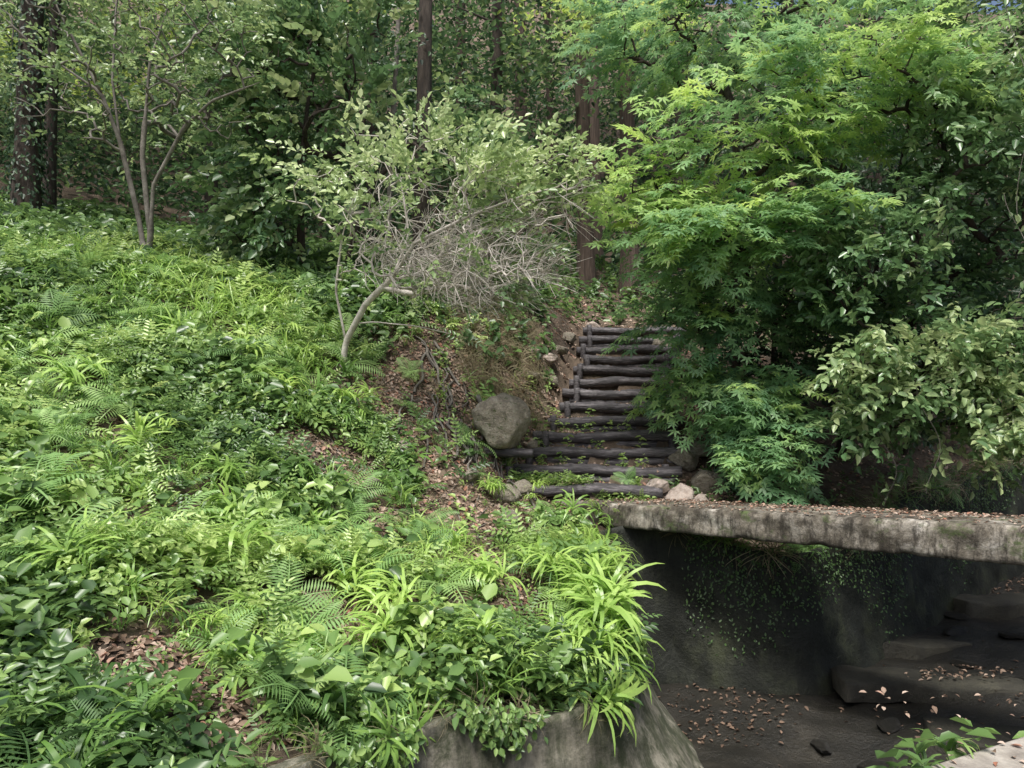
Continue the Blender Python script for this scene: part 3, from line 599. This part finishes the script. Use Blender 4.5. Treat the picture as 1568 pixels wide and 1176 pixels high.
maple([[(4.4,9.9,-.4),(4.4,9.5,.6),(4.5,9.2,1.8),(4.7,9.0,3.0),(4.9,8.9,4.2)],[(5.2,9.8,-.4),(5.3,9.2,1.2),(5.2,8.8,2.4)]],
 [((4.1,8.0,1.7),(.9,.7,.7),55,.45),((4.2,7.4,.5),(1.1,.6,.42),80,.75),((3.9,7.7,.05),(.5,.5,.2),20,.5),((5.0,7.8,2.9),(.8,.8,1.0),70,.5),((5.2,8.2,4.4),(1.0,.9,.8),55,.65),((4.6,9.0,1.2),(1.4,.7,1.2),70,.2),((5.2,7.2,.6),(.8,.6,.7),60,.55),((4.8,6.9,-.05),(.6,.5,.2),40,.85),((5.6,8.5,2.2),(.8,.8,1.2),55,.3)],T_ls,L_broad,M_bark,'evergreen_oak_tree',4,.8)
maple([[(3.8,10.8,.2),(3.8,10.7,1.5),(3.8,10.6,3)],[(5.8,11.3,-.3),(5.8,11,1.5),(5.9,10.9,3.5)]],
 [((3.8,10.7,1.6),(1.3,.5,1.4),95,.25),((5.6,10.8,1.6),(1.6,.8,1.6),110,.25),((4.5,10.6,4),(1.8,1,1.2),85,.4),((7.5,11,2.5),(1.5,1,2.2),70,.3)],T_ls,L_bg,M_bark,'evergreen_shrub',4,.8)
# vines
vi=Acc();vl=Acc()
for x,y,z0,z1 in((3.85,6.9,.4,-.65),(3.6,7.2,.1,-.8),(4.7,6.9,4.0,1.9),(4.75,7.0,2.2,.9),(4.95,6.9,1.4,.3)):
    k=18;tt=np.linspace(0,1,k);P_=np.c_[x+.06*np.sin(tt*7+x)+.1*tt,y+.05*np.cos(tt*6),z0+(z1-z0)*tt];tube(vi,P_,.004,4)
    q=P_[rng.integers(0,k,16)];inst(vl,LEAF,q,frames(rng.normal(0,1,(16,3))+np.array([0,-1,.5]),U(0,6,16)),U(.05,.1,16),U(.6,1,16))
ve=empty('hanging_vine');acc_obj('stem',vi,M_gbark,True,ve);acc_obj('leaves',vl,L_broad,parent=ve)
rt=Acc()
for k in range(34):
    x0,y0=U(-1.3,.1),U(8.7,10.1);tt=np.linspace(0,1,9);X=x0+(tt)*U(-.1,.35)+.03*np.sin(tt*9+k);Y=y0-tt*U(.3,.8);tube(rt,np.c_[X,Y,height(X,Y)+.03+.05*np.sin(tt*3.14)],U(.006,.02),5)
X=np.linspace(-.42,-.2,6);Y=np.linspace(9.1,8.75,6);tube(rt,np.c_[X,Y,np.linspace(.35,-.15,6)],.03,7)
acc_obj('tree_roots',rt,M_gbark,True)
# ------------------------------------------------------------------ background trunks
def trunk(name,x,y,r,h=14,lean=(0,0),mat=M_bark,ivy=0,limbs=5):
    e=empty(name);tb=Acc();z=hz(x,y)-.3;tt=np.linspace(0,1,24)
    P_=np.c_[x+lean[0]*tt*h+.06*np.sin(tt*6+x),y+lean[1]*tt*h,z+tt*h];rad=r*(1.0-.55*tt)+r*.5*np.exp(-tt*25)
    tube(tb,P_,rad,14,.5,rj=.05)
    for _ in range(limbs):
        i=rng.integers(8,22);a=U(0,6.28);L=U(1,2.2);q=np.linspace(0,1,7)[:,None];dv=np.array([math.cos(a),math.sin(a),U(.1,.6)])
        tube(tb,P_[i]+dv*q*L+rng.normal(0,.03,(7,3))*q,r*.22*(1.05-q[:,0]),6)
    acc_obj('trunk',tb,mat,True,e)
    if ivy:
        n=int(ivy);i=U(0,.55,n);a=U(0,6.28,n);c=np.c_[np.interp(i,tt,P_[:,0]),np.interp(i,tt,P_[:,1]),np.interp(i,tt,P_[:,2])]
        rr=np.interp(i,tt,rad)+U(.02,.14,n);o=np.c_[np.cos(a),np.sin(a),np.full(n,.4)];A_=Acc()
        inst(A_,LEAF,c+o*rr[:,None],frames(o+rng.normal(0,.3,(n,3)),U(0,6,n)),U(.06,.11,n),U(0,.6,n));acc_obj('ivy',A_,L_bg,parent=e)
trunk('forest_tree',-8.3,12.7,.2,14,(.02,0),M_bark,2500)
trunk('forest_tree',-8.4,13.5,.11,14,(.02,0),M_bark,500)
trunk('cedar_tree',-1.4,11.8,.13,15,(.0,0),M_bark,150,0)
trunk('cedar_tree',-2.0,12.2,.05,10,(.02,0),M_gbark)
trunk('cedar_tree',1.5,15.6,.17,16,(-.005,0),M_cedar,0,2)
trunk('cedar_tree',2.4,15.2,.18,16,(.0,0),M_cedar,120,2)
trunk('cedar_tree',1.95,17.5,.15,16,(.0,0),M_cedar,0,3)
trunk('cedar_tree',-.4,14.5,.13,15,(.01,0),M_bark)
trunk('forest_tree',-4.0,12.6,.1,12,(.01,0),M_bark,600)
for x,y in((-6.5,16),(-11,17),(-3.2,17),(0.2,19),(4.2,18),(6,16),(-5,19.5),(8.5,17),(-14,19),(3.4,21),(-1.5,22),(-8,22),(11,19),(1.2,23)):
    trunk('cedar_tree',x,y,U(.1,.2),17,(U(-.02,.02),0),M_bark if rng.random()<.6 else M_cedar)
# ------------------------------------------------------------------ background foliage
bg=Acc();n=4000
x=U(-19,17,n);y=U(13.3,30,n);zz=U(0,1,n);k=(np.abs(x)<.8*y+2)
k&=~((x>-2.2)&(x<3.4)&(y<17.5))
x,y,zz=x[k],y[k],zz[k];g0=height(x,y);z=g0+.4+zz*(.72*y-g0+1)*1.0
keep=~((np.abs(x-.11*y)<2.3)&(z<g0+3.2)&(y<23));x,y,z,g0=x[keep],y[keep],z[keep],g0[keep]
x2,y2=U(-2.2,3.4,80),U(13.5,15.5,80);z2=U(.42,.6,80)*y2;x,y,z=np.r_[x,x2],np.r_[y,y2],np.r_[z,z2]
def clumps(acc,c,per,sd,s,tint):
    n=len(c);P_=np.repeat(c,per,0)+rng.normal(0,1,(n*per,3))*np.array(sd);ti=np.repeat(tint,per)+rng.normal(0,.12,n*per)
    inst(acc,LEAF,P_,frames(np.c_[rng.normal(0,.55,(n*per,2)),np.ones(n*per)],U(0,6.28,n*per)),U(*s,n*per),ti)
ti=.25+.5*vn(x,z,.8,1)+rng.normal(0,.18,len(x))+.016*np.clip(-x,0,15);clumps(bg,np.c_[x,y,z],38,(.42,.4,.2),(.1,.18),ti)
acc_obj('background_forest_foliage',bg,L_bg)
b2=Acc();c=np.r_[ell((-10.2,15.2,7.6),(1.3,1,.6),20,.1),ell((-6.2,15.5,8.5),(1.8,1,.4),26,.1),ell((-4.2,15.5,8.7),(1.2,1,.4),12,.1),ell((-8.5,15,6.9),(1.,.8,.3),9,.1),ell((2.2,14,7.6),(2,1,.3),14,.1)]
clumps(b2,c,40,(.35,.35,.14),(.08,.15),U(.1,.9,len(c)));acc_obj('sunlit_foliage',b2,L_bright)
cn=Acc();n=1000;x=U(-20,18,n);y=U(18,32,n);z=.68*y+U(1.5,5,n);clumps(cn,np.c_[x,y,z],26,(.6,.6,.25),(.2,.34),U(0,.6,n));acc_obj('shade_canopy',cn,L_bg)  # unseen canopy above the view, added to block sky light from the back
hc=Acc();n=6000;x=U(-32,32,n);y=U(17,45,n);z=height(x,y);clumps(hc,np.c_[x,y,z+.2],10,(.4,.4,.2),(.15,.3),U(.1,.6,n));acc_obj('hillside_vegetation',hc,L_bg)
# ------------------------------------------------------------------ light & camera
S=np.array([-.12,-.42,.88]);S/=np.linalg.norm(S)
el=math.asin(S[2]);az=math.atan2(S[0],S[1])
wd=bpy.data.worlds.new("World");scene.world=wd;wd.use_nodes=True;nt=wd.node_tree
sk=nt.nodes.new('ShaderNodeTexSky');sk.sky_type='NISHITA';sk.sun_disc=False;sk.sun_elevation=el;sk.sun_rotation=az;sk.dust_density=5
b=nt.nodes['Background'];b.inputs[1].default_value=.15;nt.links.new(sk.outputs[0],b.inputs[0])
sl=bpy.data.lights.new('sun','SUN');sl.energy=4.8;sl.angle=math.radians(18);sl.color=(1,.98,.94);so=bpy.data.objects.new('sun',sl);scene.collection.objects.link(so)
from mathutils import Vector
so.rotation_euler=Vector(S).to_track_quat('Z','Y').to_euler()
cam=bpy.data.cameras.new('camera');cam.lens=26;cam.sensor_width=36;cam.shift_y=.0395;cam.clip_end=1000
co=bpy.data.objects.new('camera',cam);scene.collection.objects.link(co);co.rotation_euler=(math.pi/2,0,0);co.location=(0,0,0);scene.camera=co
scene.view_settings.view_transform='Standard';scene.view_settings.look='None';scene.view_settings.exposure=0
print('faces',sum(len(m.polygons) for m in bpy.data.meshes))
